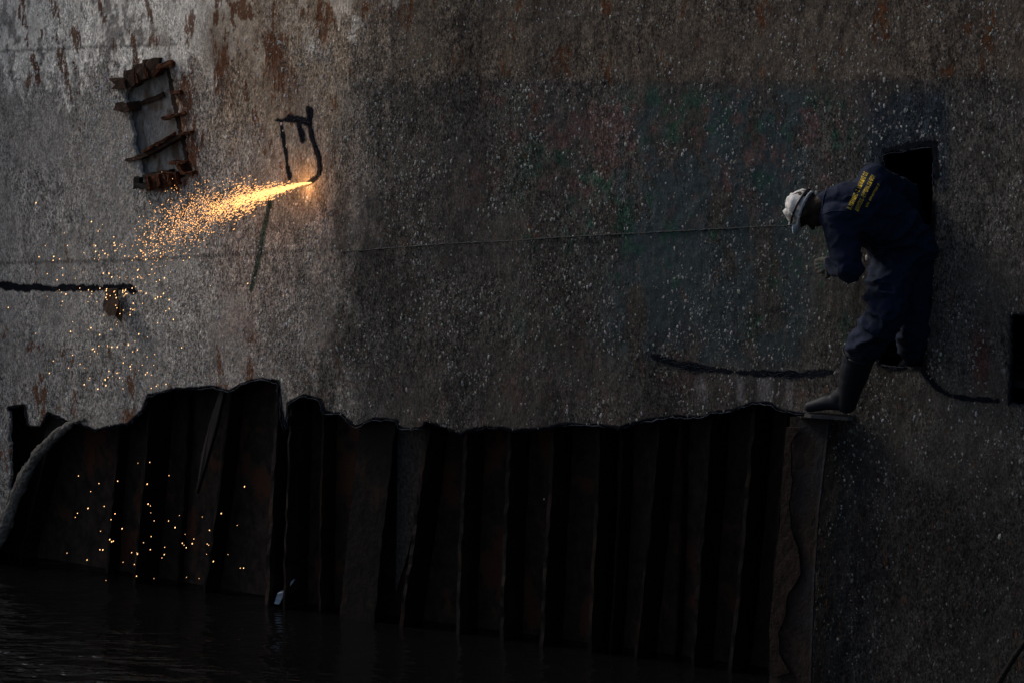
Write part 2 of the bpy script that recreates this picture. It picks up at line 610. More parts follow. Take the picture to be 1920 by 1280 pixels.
    for (x, y, sx, sy, a) in ((512, 105, 34, 60, .9), (412, 130, 22, 60, .85), (545, 160, 20, 40, .6), (470, 95, 40, 20, .5), (1850, 70, 14, 50, .7), (600, 60, 20, 40, .5), (350, 200, 22, 110, .6), (700, 15, 40, 25, .5), (300, 75, 30, 30, .4)):
        q = ((X - x - 0.15 * (Y - y)) / sx) ** 2 + ((Y - y) / sy) ** 2
        base = blend(base, a * np.exp(-q) * sstep(0.36, 0.56, ns * 0.6 + nf * 0.4), (0.105, 0.052, 0.034))
    # shade painted into the low right plating, darker towards the water
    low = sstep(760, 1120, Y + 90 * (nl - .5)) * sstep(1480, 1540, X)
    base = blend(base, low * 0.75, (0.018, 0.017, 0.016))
    base = blend(base, sstep(1760, 1540, X + 120 * (nm - .5)) * sstep(1500, 1520, X) * sstep(775, 850, Y) * 0.85, (0.009, 0.010, 0.012))  # painted dark strip standing in for shade beside the bent plate
    base = blend(base, sstep(380, 760, Y) * sstep(650, 800, X) * 0.25, (0.030, 0.027, 0.024))  # fall-off of light towards the bottom, put into the colour
    base = blend(base, sstep(20, -260, dist_poly(X, Y, [(0, 0), (1, 1)]) * 0 - (Y - 700)) * leftb * 0.3, (0.10, 0.09, 0.08))
    rd = fbm(U * 2.4, V * 0.9, seed=51, octv=4)
    base = blend(base, sstep(40, 10, np.hypot((X - 1838) * 1.4, (Y - 670) * 0.45)) * sstep(0.3, 0.6, nm) * 0.7, (0.075, 0.028, 0.024))
    # lime runs under the long cut
    lr = sstep(1290, 1320, X) * sstep(1540, 1500, X) * sstep(697, 712, Y) * sstep(775, 740, Y)
    base = blend(base, lr * sstep(0.50, 0.62, fbm(U * 22, V * 2, seed=61, octv=3)) * 0.5, (0.16, 0.145, 0.15))
    # green scrape
    sc = dist_poly(X, Y, [(506, 378), (492, 440), (480, 500), (470, 543)])
    base = blend(base, sstep(7, 3, sc + 4 * (ns - 0.5)), (0.028, 0.038, 0.028))
    # left of the cut-out, grey wash below
    base = blend(base, left * sstep(560, 720, Y) * 0.45, (0.135, 0.130, 0.125))
    # plate seams scored in the paint
    for seam in ([(-60, 100), (190, 88), (330, 84)], [(-60, 495), (240, 488), (620, 468)], [(640, 44), (1000, 36), (1900, -4)], [(735, 0), (735, 230)], [(900, 158), (1920, 152)]):
        ds = dist_poly(X, Y, seam)
        base = blend(base, sstep(4.0, 1.5, ds) * 0.55, (0.045, 0.04, 0.038))
    base = base * (0.8 + 0.4 * nm)[..., None]

    rustm = np.zeros(X.shape)
    rr = left * sstep(420, 120, Y)
    rustm += rr * sstep(0.56, 0.66, ns) * sstep(0.42, 0.56, fbm(US * 5, V * 2.5, seed=73, octv=3)) * 0.9
    for (x, y, sx, sy, a) in ((512, 95, 26, 60, .8), (415, 130, 16, 55, .8), (530, 150, 20, 50, .7), (52, 160, 8, 22, .9), (405, 30, 12, 40, .8), (285, 80, 14, 22, .8),
                              (355, 60, 10, 40, .8), (130, 490, 10, 12, .6), (345, 190, 16, 80, .95), (360, 290, 16, 70, .95), (318, 350, 40, 18, .7), (120, 665, 16, 16, .7), (60, 650, 30, 10, .55), (8, 630, 6, 20, .8),
                              (470, 630, 9, 18, .7), (1855, 60, 12, 45, .8), (1840, 120, 8, 30, .7), (1003, 205, 6, 14, .7), (1130, 330, 6, 10, .6), (1000, 440, 7, 10, .7), (570, 22, 8, 16, .9), (683, 18, 8, 18, .9), (600, 12, 8, 20, .8)):
        q = ((X - x - 0.12 * (y - Y)) / sx) ** 2 + ((Y - y) / sy) ** 2
        rustm = np.maximum(rustm, a * np.exp(-q))
    rustm = np.maximum(rustm, up * sstep(0.62, 0.74, fbm(U * 8, V * 3, seed=71, octv=3)) * 0.5)
    rustm = np.maximum(rustm, sstep(620, 700, Y) * left * sstep(0.60, 0.72, fbm(U * 9, V * 5, seed=72, octv=3)) * 0.6)

    soot = np.zeros(X.shape)
    for pts, wd in CUTS:
        d = dist_poly(X, Y, pts) + (14 * (nm - 0.5) + 16 * (nf - 0.5)) * min(1.0, wd / 12)
        soot = np.maximum(soot, sstep(wd * 1.5, wd * 0.3, d) * 1.0)
    d = dist_poly(X, Y, OPENING[5:-3]) + 6 * (nm - 0.5)
    soot = np.maximum(soot, sstep(8, 3, d) * 0.95)
    d = dist_poly(X, Y, HATCH, True) + 8 * (nm - 0.5)
    soot = np.maximum(soot, sstep(14, 2, d) * 0.7)
    d = dist_poly(X, Y, HATCH2, True)
    soot = np.maximum(soot, sstep(12, 2, d) * 0.6)

    crust = np.ones(X.shape)
    crust = np.where(tp > 0.5, 0.7, crust)
    crust = crust * (1 - 0.5 * bl * sstep(0.4, 0.6, nm))
    crust *= (0.55 + 0.45 * sstep(0.3, 0.6, fbm(U * 3, V * 3, seed=81, octv=3)))

    # faces
    idx = np.arange(nv * nu).reshape(nv, nu)
    keep = ~drop
    q = np.stack([idx[:-1, :-1][keep], idx[:-1, 1:][keep], idx[1:, 1:][keep], idx[1:, :-1][keep]], 1)
    # rim walls (plate thickness)
    pad = np.pad(drop, 1)
    rimf = []
    for (di, dj, va, vb) in ((0, 1, (0, 1), (1, 1)), (0, -1, (1, 0), (0, 0)), (1, 0, (1, 1), (1, 0)), (-1, 0, (0, 0), (0, 1))):
        nb = pad[1 + di:1 + di + drop.shape[0], 1 + dj:1 + dj + drop.shape[1]]
        for (i, j) in np.argwhere(keep & nb):
            rimf.append((idx[i + va[0], j + va[1]], idx[i + vb[0], j + vb[1]]))
    inner = {}
    extra = []
    for a, b in rimf:
        for k in (a, b):
            if k not in inner:
                inner[k] = len(verts) + len(extra)
                extra.append((k, verts[k] - N_ * 0.024))
    nver = np.concatenate([verts, np.array([e[1] for e in extra])])
    rimq = np.array([(b, a, inner[a], inner[b]) for a, b in rimf])
    allq = np.concatenate([q, rimq])
    me = fast_mesh(nver, allq.ravel(), np.arange(len(allq)) * 4, np.full(len(allq), 4), "hull_plate")

    def attr(a, extra_v=None):
        f = a.reshape(nv * nu, -1)
        e = f[[k for k, _ in extra]] if extra_v is None else np.tile(extra_v, (len(extra), 1))
        return np.concatenate([f, e])
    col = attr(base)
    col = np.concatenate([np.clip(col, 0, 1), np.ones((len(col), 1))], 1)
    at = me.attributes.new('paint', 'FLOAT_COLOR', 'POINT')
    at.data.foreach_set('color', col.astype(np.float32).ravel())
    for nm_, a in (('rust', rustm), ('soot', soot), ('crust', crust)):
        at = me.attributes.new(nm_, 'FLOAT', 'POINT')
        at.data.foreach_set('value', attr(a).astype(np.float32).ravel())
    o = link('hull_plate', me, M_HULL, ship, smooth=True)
    # samplers for the barnacles
    def sample(u, v):
        j = np.clip(np.searchsorted(us, u), 0, nu - 1)
        i = np.clip(np.searchsorted(vs, v), 0, nv - 1)
        return base[i, j], soot[i, j], tp[i, j], left[i, j], Wd[i, j], bl[i, j]
    return sample, jag


def barnacles(ship, sample, jag):
    n = 170000
    u = RNG.uniform(-4.2, 3.8, n)
    v = RNG.uniform(-0.1, 4.0, n)
    bcol, soot, tp, left, wd, bl = sample(u, v)
    X, Y = to_px(W3(u, v, wd))
    r = np.exp(RNG.normal(math.log(0.0027), 0.42, n))
    r = np.where(RNG.random(n) < 0.09, RNG.uniform(0.0045, 0.0085, n), r)
    r = np.clip(r, 0.0016, 0.010)
    dens = (0.12 + 0.88 * sstep(0.36, 0.62, fbm(u * 3.5, v * 2.6, seed=91, octv=5, gain=0.7))) * (0.3 + 0.7 * sstep(0.3, 0.6, fbm(u * 14, v * 9, seed=92, octv=3)))
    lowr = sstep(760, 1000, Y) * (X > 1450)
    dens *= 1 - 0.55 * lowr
    dens *= np.where(tp > 0.5, 0.25, 1.0)
    dens *= np.where(left > 0.5, 0.75, 1.0)
    ok = (RNG.random(n) < dens) & (soot < 0.45)
    hole = np.zeros(n, bool)
    for pl in jag:
        hole |= in_poly(X, Y, pl)
    ok &= ~hole
    # hand placed white shells
    hand = [(1910, 855, .016), (1874, 1005, .012), (1790, 548, .011), (1690, 238, .009), (1700, 237, .008), (1788, 242, .009), (1625, 483, .013), (1632, 486, .012), (1538, 740, .010), (1480, 420, .01),
            (1690, 828, .008), (1765, 682, .006), (555, 172, .009), (590, 172, .008), (612, 131, .008), (848, 27, .009), (1020, 935, .004)]
    lowr = lowr[ok]
    u, v, r, wd, bcol, left = u[ok], v[ok], r[ok], wd[ok], bcol[ok], left[ok]
    hu, hv, hw = px_uv(np.array([h[0] for h in hand]), np.array([h[1] for h in hand]))
    bright = np.where(r > 0.0044, RNG.random(len(u)) ** 1.3, RNG.random(len(u)) ** 2.4)
    pale = np.where(left[:, None] > 0.5, np.array([0.46, 0.46, 0.45]), np.array([0.33, 0.32, 0.30]))
    tint = 1 + RNG.normal(0, 0.06, (len(u), 3))
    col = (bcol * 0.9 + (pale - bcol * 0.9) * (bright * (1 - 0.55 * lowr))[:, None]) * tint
    u, v, wd = np.concatenate([u, hu]), np.concatenate([v, hv]), np.concatenate([wd, hw])
    r = np.concatenate([r, np.array([h[2] for h in hand]) * 0.75])
    col = np.concatenate([col, np.tile([0.42, 0.41, 0.37], (len(hand), 1))])
    m = len(u)
    seg = 5
    asp = RNG.uniform(1.2, 2.1, m)
    hgt = RNG.uniform(0.15, 0.42, m)
    tilt = RNG.normal(0, 0.25, m)
    ph = np.arange(seg) * 2 * math.pi / seg
    V = np.zeros((m, 2 * seg + 1, 3))
    for ring, (sc_, hh) in enumerate(((1.0, -0.15), (0.62, 0.75))):
        for k in range(seg):
            rr = r * sc_ * RNG.uniform(0.8, 1.2, m)
            a = np.cos(ph[k]) * rr
            b = np.sin(ph[k]) * rr * asp
            uu = a * np.cos(tilt) - b * np.sin(tilt)
            vv = a * np.sin(tilt) + b * np.cos(tilt)
            V[:, ring * seg + k] = W3(u + uu, v + vv, wd + hh * hgt * r)
    V[:, 2 * seg] = W3(u, v, wd + hgt * r * RNG.uniform(0.55, 1.1, m))
    faces_q = np.array([(k, (k + 1) % seg, seg + (k + 1) % seg, seg + k) for k in range(seg)])
    faces_t = np.array([(seg + k, seg + (k + 1) % seg, 2 * seg) for k in range(seg)])
    base_i = (np.arange(m) * (2 * seg + 1))[:, None]
    lq = (base_i + faces_q.ravel()[None]).reshape(m, -1)
    lt = (base_i + faces_t.ravel()[None]).reshape(m, -1)
    loops = np.concatenate([lq, lt], 1).ravel()
    tot = np.tile(np.array([4] * seg + [3] * seg), m)
    starts = np.concatenate([[0], np.cumsum(tot)[:-1]])
    me = fast_mesh(V.reshape(-1, 3), loops, starts, tot, "barnacles")
    c4 = np.concatenate([np.clip(col, 0, 1), np.ones((m, 1))], 1)
    c4 = np.repeat(c4[:, None, :], 2 * seg + 1, 1)
    c4[:, 2 * seg, :3] *= RNG.uniform(0.45, 1.0, (m, 1))
    at = me.attributes.new('paint', 'FLOAT_COLOR', 'POINT')
    at.data.foreach_set('color', c4.astype(np.float32).ravel())
    o = link('barnacle_crust', me, M_BARN, ship)
    o['kind'] = 'stuff'
    return o


ship = thing('ship_hull', 'rusty barnacled steel side of a half scrapped ship rising from dark water', 'ship', tuple(W3(0, 0, 0)))
sample, jag = hull_plate(ship)
barnacles(ship, sample, jag)


def box_uvw(bm, u0, u1, v0, v1, w0, w1):
    c = [W3(u, v, x) for u in (u0, u1) for v in (v0, v1) for x in (w0, w1)]
    vs_ = [bm.verts.new(p) for p in c]
    for f in ((0, 1, 3, 2), (4, 6, 7, 5), (0, 4, 5, 1), (2, 3, 7, 6), (0, 2, 6, 4), (1, 5, 7, 3)):
        bm.faces.new([vs_[i] for i in f])


# inside: hold walls, inner plating, frames
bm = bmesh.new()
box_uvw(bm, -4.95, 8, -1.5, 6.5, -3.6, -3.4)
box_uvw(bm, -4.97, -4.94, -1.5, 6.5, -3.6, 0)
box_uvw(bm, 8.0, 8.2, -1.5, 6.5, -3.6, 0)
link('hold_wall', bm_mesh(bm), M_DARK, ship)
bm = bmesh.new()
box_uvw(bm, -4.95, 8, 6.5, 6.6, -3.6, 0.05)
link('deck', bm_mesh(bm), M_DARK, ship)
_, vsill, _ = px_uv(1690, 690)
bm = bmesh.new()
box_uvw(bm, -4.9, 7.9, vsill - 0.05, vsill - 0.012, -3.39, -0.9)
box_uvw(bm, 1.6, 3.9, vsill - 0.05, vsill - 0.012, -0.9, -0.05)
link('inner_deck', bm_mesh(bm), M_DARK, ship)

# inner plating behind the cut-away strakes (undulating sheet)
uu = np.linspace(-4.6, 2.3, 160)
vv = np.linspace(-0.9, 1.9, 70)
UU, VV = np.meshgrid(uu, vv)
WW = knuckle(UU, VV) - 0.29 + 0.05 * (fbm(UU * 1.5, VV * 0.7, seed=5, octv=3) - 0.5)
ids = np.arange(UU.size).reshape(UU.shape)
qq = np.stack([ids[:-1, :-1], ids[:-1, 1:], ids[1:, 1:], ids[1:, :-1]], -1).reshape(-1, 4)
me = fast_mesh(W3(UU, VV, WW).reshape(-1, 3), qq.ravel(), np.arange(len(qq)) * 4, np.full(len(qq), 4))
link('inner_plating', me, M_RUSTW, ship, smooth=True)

# frames: (top px, bottom px, flange width in px, flange side, front offset)
FRAMES = [((92, 840), (10, 1150), 18, -1, -.10), ((222, 800), (196, 1100), 26, 1, -.16), ((281, 742), (246, 1110), 40, 1, -.035), ((352, 730), (330, 1110), 26, 1, -.22), ((432, 733), (380, 1115), 22, 1, -.12), ((522, 716), (505, 1120), 48, -1, -.06),
          ((541, 750), (532, 1130), 42, 1, -.04), ((606, 776), (596, 1140), 26, 1, -.12), ((674, 796), (640, 1130), 68, 1, -.04), ((802, 795), (748, 1160), 50, 1, -.035),
          ((868, 812), (856, 1180), 48, 1, -.06), ((950, 806), (938, 1200), 52, 1, -.05), ((1031, 802), (1013, 1215), 50, 1, -.05), ((1118, 798), (1103, 1225), 46, 1, -.05),
          ((1168, 804), (1146, 1230), 34, -1, -.14), ((1236, 788), (1188, 1240), 44, 1, -.06), ((1280, 786), (1262, 1245), 30, 1, -.2), ((1326, 780), (1296, 1255), 54, 1, -.05),
          ((1412, 760), (1364, 1265), 58, 1, -.045), ((1472, 774), (1440, 1280), 30, 1, -.12)]
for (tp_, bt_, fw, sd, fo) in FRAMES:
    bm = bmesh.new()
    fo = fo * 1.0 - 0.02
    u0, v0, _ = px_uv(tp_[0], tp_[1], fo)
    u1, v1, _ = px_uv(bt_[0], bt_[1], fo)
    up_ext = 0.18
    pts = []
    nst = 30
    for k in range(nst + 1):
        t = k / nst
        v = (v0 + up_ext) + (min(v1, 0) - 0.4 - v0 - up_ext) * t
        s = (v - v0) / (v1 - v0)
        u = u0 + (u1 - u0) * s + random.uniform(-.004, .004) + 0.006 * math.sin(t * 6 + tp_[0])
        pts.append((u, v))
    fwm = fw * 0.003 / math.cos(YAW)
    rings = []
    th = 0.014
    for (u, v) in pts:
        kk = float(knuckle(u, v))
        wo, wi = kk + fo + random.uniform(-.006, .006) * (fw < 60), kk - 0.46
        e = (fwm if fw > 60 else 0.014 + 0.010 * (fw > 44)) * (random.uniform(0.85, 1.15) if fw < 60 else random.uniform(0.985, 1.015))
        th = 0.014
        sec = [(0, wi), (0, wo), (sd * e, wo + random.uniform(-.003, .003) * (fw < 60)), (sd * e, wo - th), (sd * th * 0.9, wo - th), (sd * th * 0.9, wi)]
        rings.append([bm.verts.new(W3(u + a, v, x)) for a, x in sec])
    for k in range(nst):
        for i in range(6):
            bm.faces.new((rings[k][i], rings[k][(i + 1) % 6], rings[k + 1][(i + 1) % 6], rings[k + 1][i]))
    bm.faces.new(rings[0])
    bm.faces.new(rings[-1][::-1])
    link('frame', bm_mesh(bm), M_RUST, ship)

# slag bead along the big cut, broken into runs of changing thickness
def bead(name, pxpts, rad, off=0.004, step=7, jit=1.2, m=M_SLAG):
    pts = resample(pxpts, step, jit)
    bm = bmesh.new()
    wp = [P(q[0], q[1], off) for q in pts]
    rr = [rad * random.uniform(0.35, 1.0) * (1.7 if random.random() < 0.12 else 1) for _ in pts]
    tube(bm, wp, rr, 7)
    return link(name, bm_mesh(bm), m, ship, smooth=True)


bead('cut_edge_slag', OPENING[10:42], 0.004, -0.002)
bead('cut_edge_slag', OPENING[45:-5], 0.0045, -0.002)
bead('cut_edge_slag', HATCH + HATCH[:1], 0.004, -0.003)
bead('cut_edge_slag', HATCH2 + HATCH2[:1], 0.004, -0.003)
for pts, wd in CUTS[:8]:
    bead('torch_cut', pts, 0.0022, -0.0008, 4, 1.8)
for _ in range(2):
    pts, wd = CUTS[6]
    bead('torch_cut', [(x, y + (-6 if _ else 5)) for x, y in pts], 0.0022, -0.0005, 8, 2.8)
# weld beads
bead('weld_bead', [(640, 473), (760, 463), (860, 456), (960, 452), (1040, 446), (1150, 440), (1280, 433), (1390, 427), (1480, 423)], 0.0050, 0.010, 5, 0.3,
     grain_material("weld_metal", (0.02, 0.022, 0.024), (0.055, 0.058, 0.060), 80, (1, 1, 1), bump=0.6))

# torn flap hanging below the left cut
bm = bmesh.new()
slab(bm, [P(*q) for q in ((198, 541, .02), (222, 541, .02), (221, 556, .03), (225, 566, .05), (219, 590, .06), (206, 592, .06), (197, 580, .05), (196, 566, .04), (200, 556, .03))], tuple(N_ * 0.012))
slab(bm, [P(*q) for q in ((222, 572, .05), (229, 570, .05), (230, 582, .05), (228, 603, .05), (218, 592, .05))], tuple(N_ * 0.012))
link('torn_flap', bm_mesh(bm), M_BROWN, ship)

# encrusted curled edge at lower left
bm = bmesh.new()
crv = [(158, 786), (145, 789), (128, 797), (110, 811), (92, 827), (72, 849), (55, 874), (43, 897), (33, 922), (22, 950), (8, 985), (-8, 1018), (-30, 1060), (-60, 1130)]
pts = resample(crv, 6, 0.3)
rr = [(0.022 + 0.022 * i / len(pts)) * (0.7 + 0.7 * float(noise(i * 0.21, 3.3, seed=6))) * min(1, 0.35 + i / 8) for i in range(len(pts))]
tube(bm, [P(q[0], q[1], 0.02) for q in pts], rr, 16)
bmesh.ops.subdivide_edges(bm, edges=bm.edges[:], cuts=2, use_grid_fill=True)
me = bm_mesh(bm)
_n = len(me.vertices); _c = np.empty(_n * 3, np.float32); me.vertices.foreach_get('co', _c); _c = _c.reshape(-1, 3).astype(float)
_d = 0.034 * (fbm(_c[:, 0] * 30, _c[:, 2] * 30, _c[:, 1] * 30, seed=161, octv=4, gain=.6) - .5)
_m = np.empty(_n * 3, np.float32); me.vertices.foreach_get('normal', _m)
me.vertices.foreach_set('co', (_c + _m.reshape(-1, 3) * _d[:, None]).astype(np.float32).ravel()); me.update()
link('curled_plate_edge', me, M_CRUST, ship, smooth=True)
# triangular tag of plate at lower left and dark strip above it
bm = bmesh.new()
slab(bm, [P(*q) for q in ((73, 862, -.03), (93, 774, -.03), (123, 789, -.03), (100, 815, -.03))], tuple(-N_ * 0.012))
link('torn_flap', bm_mesh(bm), M_DARK, ship)
# leaning thin plate poking above the cut
bm = bmesh.new()
slab(bm, [P(*q) for q in ((414, 722, -.01), (419, 713, -.01), (420, 732, -.01), (405, 800, -.02), (382, 880, -.03), (368, 925, -.03), (378, 850, -.03), (396, 780, -.02))], tuple(-N_ * 0.03))
link('bent_plate', bm_mesh(bm), M_DARK, ship)

bm = bmesh.new()
slab(bm, [P(*q) for q in ((746, 780, -.10), (800, 780, -.10), (795, 870, -.10), (784, 950, -.11), (764, 1040, -.12), (742, 1110, -.14), (744, 950, -.12))], tuple(-N_ * 0.015))
link('hanging_strip', bm_mesh(bm), M_CRUSTD, ship)
# end plate bent outwards under the boot, with its ledge
UE, VE, _ = px_uv(1556, 780, 0.0)
bm = bmesh.new()
rows = 16
ringA = []
for k in range(rows + 1):
    t = k / rows
    y = 780 + (1330 - 780) * t
    xr = np.interp(y, [780, 850, 960, 1080, 1280, 1330], [1556, 1548, 1535, 1527, 1520, 1518])
    xl = xr - np.interp(y, [780, 850, 950, 1000, 1100, 1330], [72, 68, 66, 58, 70, 80]) + random.uniform(-4, 4)
    row = []
    for (x, o_) in ((xl, .095), (xr - 34, 0.105), (xr - 4, 0.115), (xr, 0.12)):
        row.append(P(x, y, o_))
    row += [P(xr + 2, y, 0.10), P(xr - 4, y, 0.09), P(xr - 32, y, 0.085), P(xl + 1, y, .075)]
    ringA.append([bm.verts.new(p) for p in row])
for k in range(rows):
    for i in range(8):
        bm.faces.new((ringA[k][i], ringA[k][(i + 1) % 8], ringA[k + 1][(i + 1) % 8], ringA[k + 1][i]))
bm.faces.new(ringA[0]); bm.faces.new(ringA[-1][::-1])
link('bent_plate', bm_mesh(bm), grain_material("red_brown_plate", (0.0035, 0.003, 0.003), (0.017, 0.0105, 0.0095), 18, (1, 1, 0.75), bump=1.0, third=(0.008, 0.008, 0.010)), ship)
bm = bmesh.new()
fl = [(1500, 800), (1484, 830), (1483, 900), (1481, 985), (1490, 1010), (1499, 1040), (1500, 1075), (1488, 1098), (1478, 1110), (1472, 1150), (1458, 1185), (1462, 1225), (1480, 1260)]
lft = [(1446, 1270), (1442, 1180), (1452, 1080), (1462, 980), (1468, 880), (1474, 800)]
slab(bm, [P(x + random.uniform(-2, 2), y, .118) for x, y in resample(fl, 14, 1.0)] + [P(x, y, .118) for x, y in lft], tuple(-N_ * 0.012))
link('flaking_scale', bm_mesh(bm), grain_material('flaking_scale', (0.004, 0.0033, 0.003), (0.020, 0.0105, 0.0085), 22, (1, 1, 0.8), bump=1.2), ship)
bead('cut_edge_slag', [(1557, 785), (1549, 850), (1536, 960), (1528, 1080), (1521, 1290)], 0.005, 0.115, 8, 1.4)
bm = bmesh.new()
slab(bm, [P(1494, 779, -.05), P(1502, 779, 0.15), P(1560, 779, 0.17), P(1600, 779, 0.12), P(1600, 779, -.05)], (0, 0, -0.012))
link('ledge', bm_mesh(bm), M_DARK, ship)

# recess upper left: grey back plate, rusted stubs
bm = bmesh.new()
slab(bm, [P(*q) for q in ((205, 100, -.055), (350, 90, -.055), (420, 380, -.055), (240, 400, -.055))], tuple(-N_ * 0.02))
link('recess_plate', bm_mesh(bm), M_GREYP, ship)


def stub(pxpoly, off, depth, m=M_RUSTO, name='rusty_stub'):
    bm = bmesh.new()
    pts = []
    for q in resample(pxpoly, 4.5, 0.75, closed=True):
        pts.append(P(q[0], q[1], off + random.uniform(-.003, .003)))
    slab(bm, pts, tuple(-N_ * depth))
    return link(name, bm_mesh(bm), m, ship)


# stepped brackets along the top
stub([(204, 148), (232, 146), (236, 166), (208, 168), (214, 158)], .05, .14, M_BROWN)
stub([(231, 133), (250, 129), (252, 160), (240, 166), (230, 160)], .035, .14, M_BROWN)
stub([(248, 122), (270, 118), (273, 148), (262, 152), (251, 158)], .03, .14, M_BROWN)
stub([(268, 112), (297, 109), (298, 120), (290, 144), (273, 146)], .025, .14, M_BROWN)
stub([(292, 122), (318, 113), (322, 115), (321, 126), (300, 130), (288, 146), (284, 144)], .03, .05)
stub([(270, 128), (274, 128), (278, 146), (274, 148)], .04, .05)
stub([(252, 140), (256, 138), (260, 156), (256, 158)], .04, .05)
# right rim lip and its brackets
stub([(312, 130), (319, 128), (333, 195), (348, 265), (358, 322), (351, 324), (338, 262), (322, 190)], -.02, .13, M_BROWN)
stub([(318, 172), (336, 170), (338, 175), (319, 178)], .03, .10)
stub([(300, 221), (318, 216), (345, 210), (347, 215), (322, 222), (304, 226)], .01, .05)
stub([(338, 249), (356, 246), (357, 251), (339, 254)], .03, .10)
# cross bars
stub([(238, 200), (304, 174), (308, 182), (240, 208)], -.04, .11, M_BROWN)
stub([(212, 206), (236, 194), (242, 208), (232, 212), (214, 207)], .07, .16, M_BROWN)
stub([(216, 192), (234, 196), (238, 202), (214, 204)], .06, .05, M_BROWN)
stub([(233, 299), (262, 291), (322, 256), (340, 250), (338, 258), (296, 282), (262, 300), (246, 303), (233, 302)], .02, .16, M_BROWN)
stub([(266, 282), (300, 264), (326, 249), (326, 254), (302, 269), (268, 287)], .035, .02)
stub([(246, 232), (254, 229), (257, 256), (250, 259)], -.10, .04, M_BROWN)
# bottom brackets
stub([(249, 355), (251, 333), (261, 333), (261, 344), (276, 344), (276, 354)], .05, .04, M_DARK)
for x, y in ((273, 334), (292, 330), (312, 326)):
    stub([(x, y), (x + 17, y - 3), (x + 21, y + 20), (x + 3, y + 25)], .03, .10)
    stub([(x - 1, y - 2), (x + 4, y - 3), (x + 8, y + 21), (x + 3, y + 24)], .05, .05)
stub([(316, 304), (346, 302), (346, 307), (336, 309), (344, 322), (360, 322), (360, 328), (338, 328), (328, 309), (316, 309)], .03, .08)
stub([(266, 328), (318, 318), (318, 324), (268, 334)], .0, .10, M_BROWN)

# ------------------------------------------------------------------ water
def water_material():
    m, n, b = mat("dark_harbour_water")
    co_ = N(n, 'ShaderNodeTexCoord').outputs['Object']
    a = noise_tex(n, co_, 4.5, 3, 0.5, (0.55, 1.0, 1))
    c = noise_tex(n, co_, 15.0, 2, 0.5, (0.5, 1.0, 1))
    d = noise_tex(n, co_, 1.1, 2, 0.5)
    sx = N(n, 'ShaderNodeSeparateXYZ')
    n.links.new(co_, sx.inputs[0])
    gust = maprange(n, math_(n, 'ADD', sx.outputs[0], math_(n, 'MULTIPLY', sx.outputs[1], 0.9)), -1.2, -3.6, 1.2, 7.0)
    b.inputs['Base Color'].default_value = (0.0024, 0.0024, 0.0024, 1)
    b.inputs['Roughness'].default_value = 0.03
    b.inputs['IOR'].default_value = 1.33
    h = math_(n, 'ADD', math_(n, 'MULTIPLY', a, math_(n, 'MULTIPLY', gust, 0.05)), math_(n, 'ADD', math_(n, 'MULTIPLY', c, math_(n, 'MULTIPLY', gust, 0.011)), math_(n, 'MULTIPLY', d, 0.10)))
    bp = N(n, 'ShaderNodeBump')
    bp.inputs['Strength'].default_value = 1.0
    bp.inputs['Distance'].default_value = 0.5
    n.links.new(h, bp.inputs['Height'])
    n.links.new(bp.outputs[0], b.inputs['Normal'])
    return m


bm = bmesh.new()
bmesh.ops.create_grid(bm, x_segments=8, y_segments=8, size=600)
me = bpy.data.meshes.new('water')
bm.to_mesh(me); bm.free()
o = link('water', me, water_material())
o['kind'] = 'structure'

# scrap plate, rod, dark cylinder
def at_water(px, py):
    d = ray(px, py)
    t = -CAM[2] / d[2]
    return CAM + d * t


base = at_water(540, 1141)
def near(px, py, ref):
    d = ray(px, py)
    t = ((np.array(ref) - CAM) @ FWD) / (d @ FWD)
    return CAM + d * t


bm = bmesh.new()
pl1 = [near(514, 1131, base), near(520, 1112, base), (near(530, 1110, base)), near(549, 1086, base), near(551, 1088, base), near(534, 1112, base), near(523, 1132, base)]
slab(bm, pl1, (0.02, 0.10, 0.0))
pl2 = [near(530, 1133, base) + np.array([0, .06, 0]), near(538, 1112, base) + np.array([0, .06, 0]), near(543, 1110, base) + np.array([0, .06, 0]), near(537, 1134, base) + np.array([0, .06, 0])]
slab(bm, pl2, (0.03, 0.12, 0.0))
me = bm_mesh(bm)
tag(link('scrap_plate', me, M_SCRAP, origin=tuple(base)), 'crumpled steel scrap piece breaking the water surface below the dark frames', 'scrap metal')
rb = at_water(679, 1147)
bm = bmesh.new()
tube(bm, [rb + np.array([-0.03, 0, -0.06]), near(690, 1128, rb), near(708, 1100, rb)], 0.0042, 8)
tag(link('steel_rod', bm_mesh(bm), M_SCRAP, origin=tuple(rb)), 'thin straight steel rod slanting up out of the water', 'rod')
bm = bmesh.new()
rp = [(1935, 1186), (1918, 1208), (1902, 1230), (1886, 1256), (1870, 1284), (1850, 1320)]
tube(bm, [P(x, y, .06) for x, y in rp], 0.016, 10)  # dark tube laid slantwise just off the plating
tag(link('dark_cylinder', bm_mesh(bm), M_CYLINDER, origin=tuple(P(1886, 1256, .06)), smooth=True), 'dark slanting cylinder crossing the lower right corner of the hull', 'cylinder')

# ------------------------------------------------------------------ sparks
tip = P(575, 343, 0.01)
gl = bpy.data.lights.new("torch_glow", 'POINT')
gl.energy = 1.6
gl.color = (1.0, 0.48, 0.18)
gl.shadow_soft_size = 0.03
go = bpy.data.objects.new("torch_glow", gl)
go.location = P(562, 347, 0.06)
C.objects.link(go)


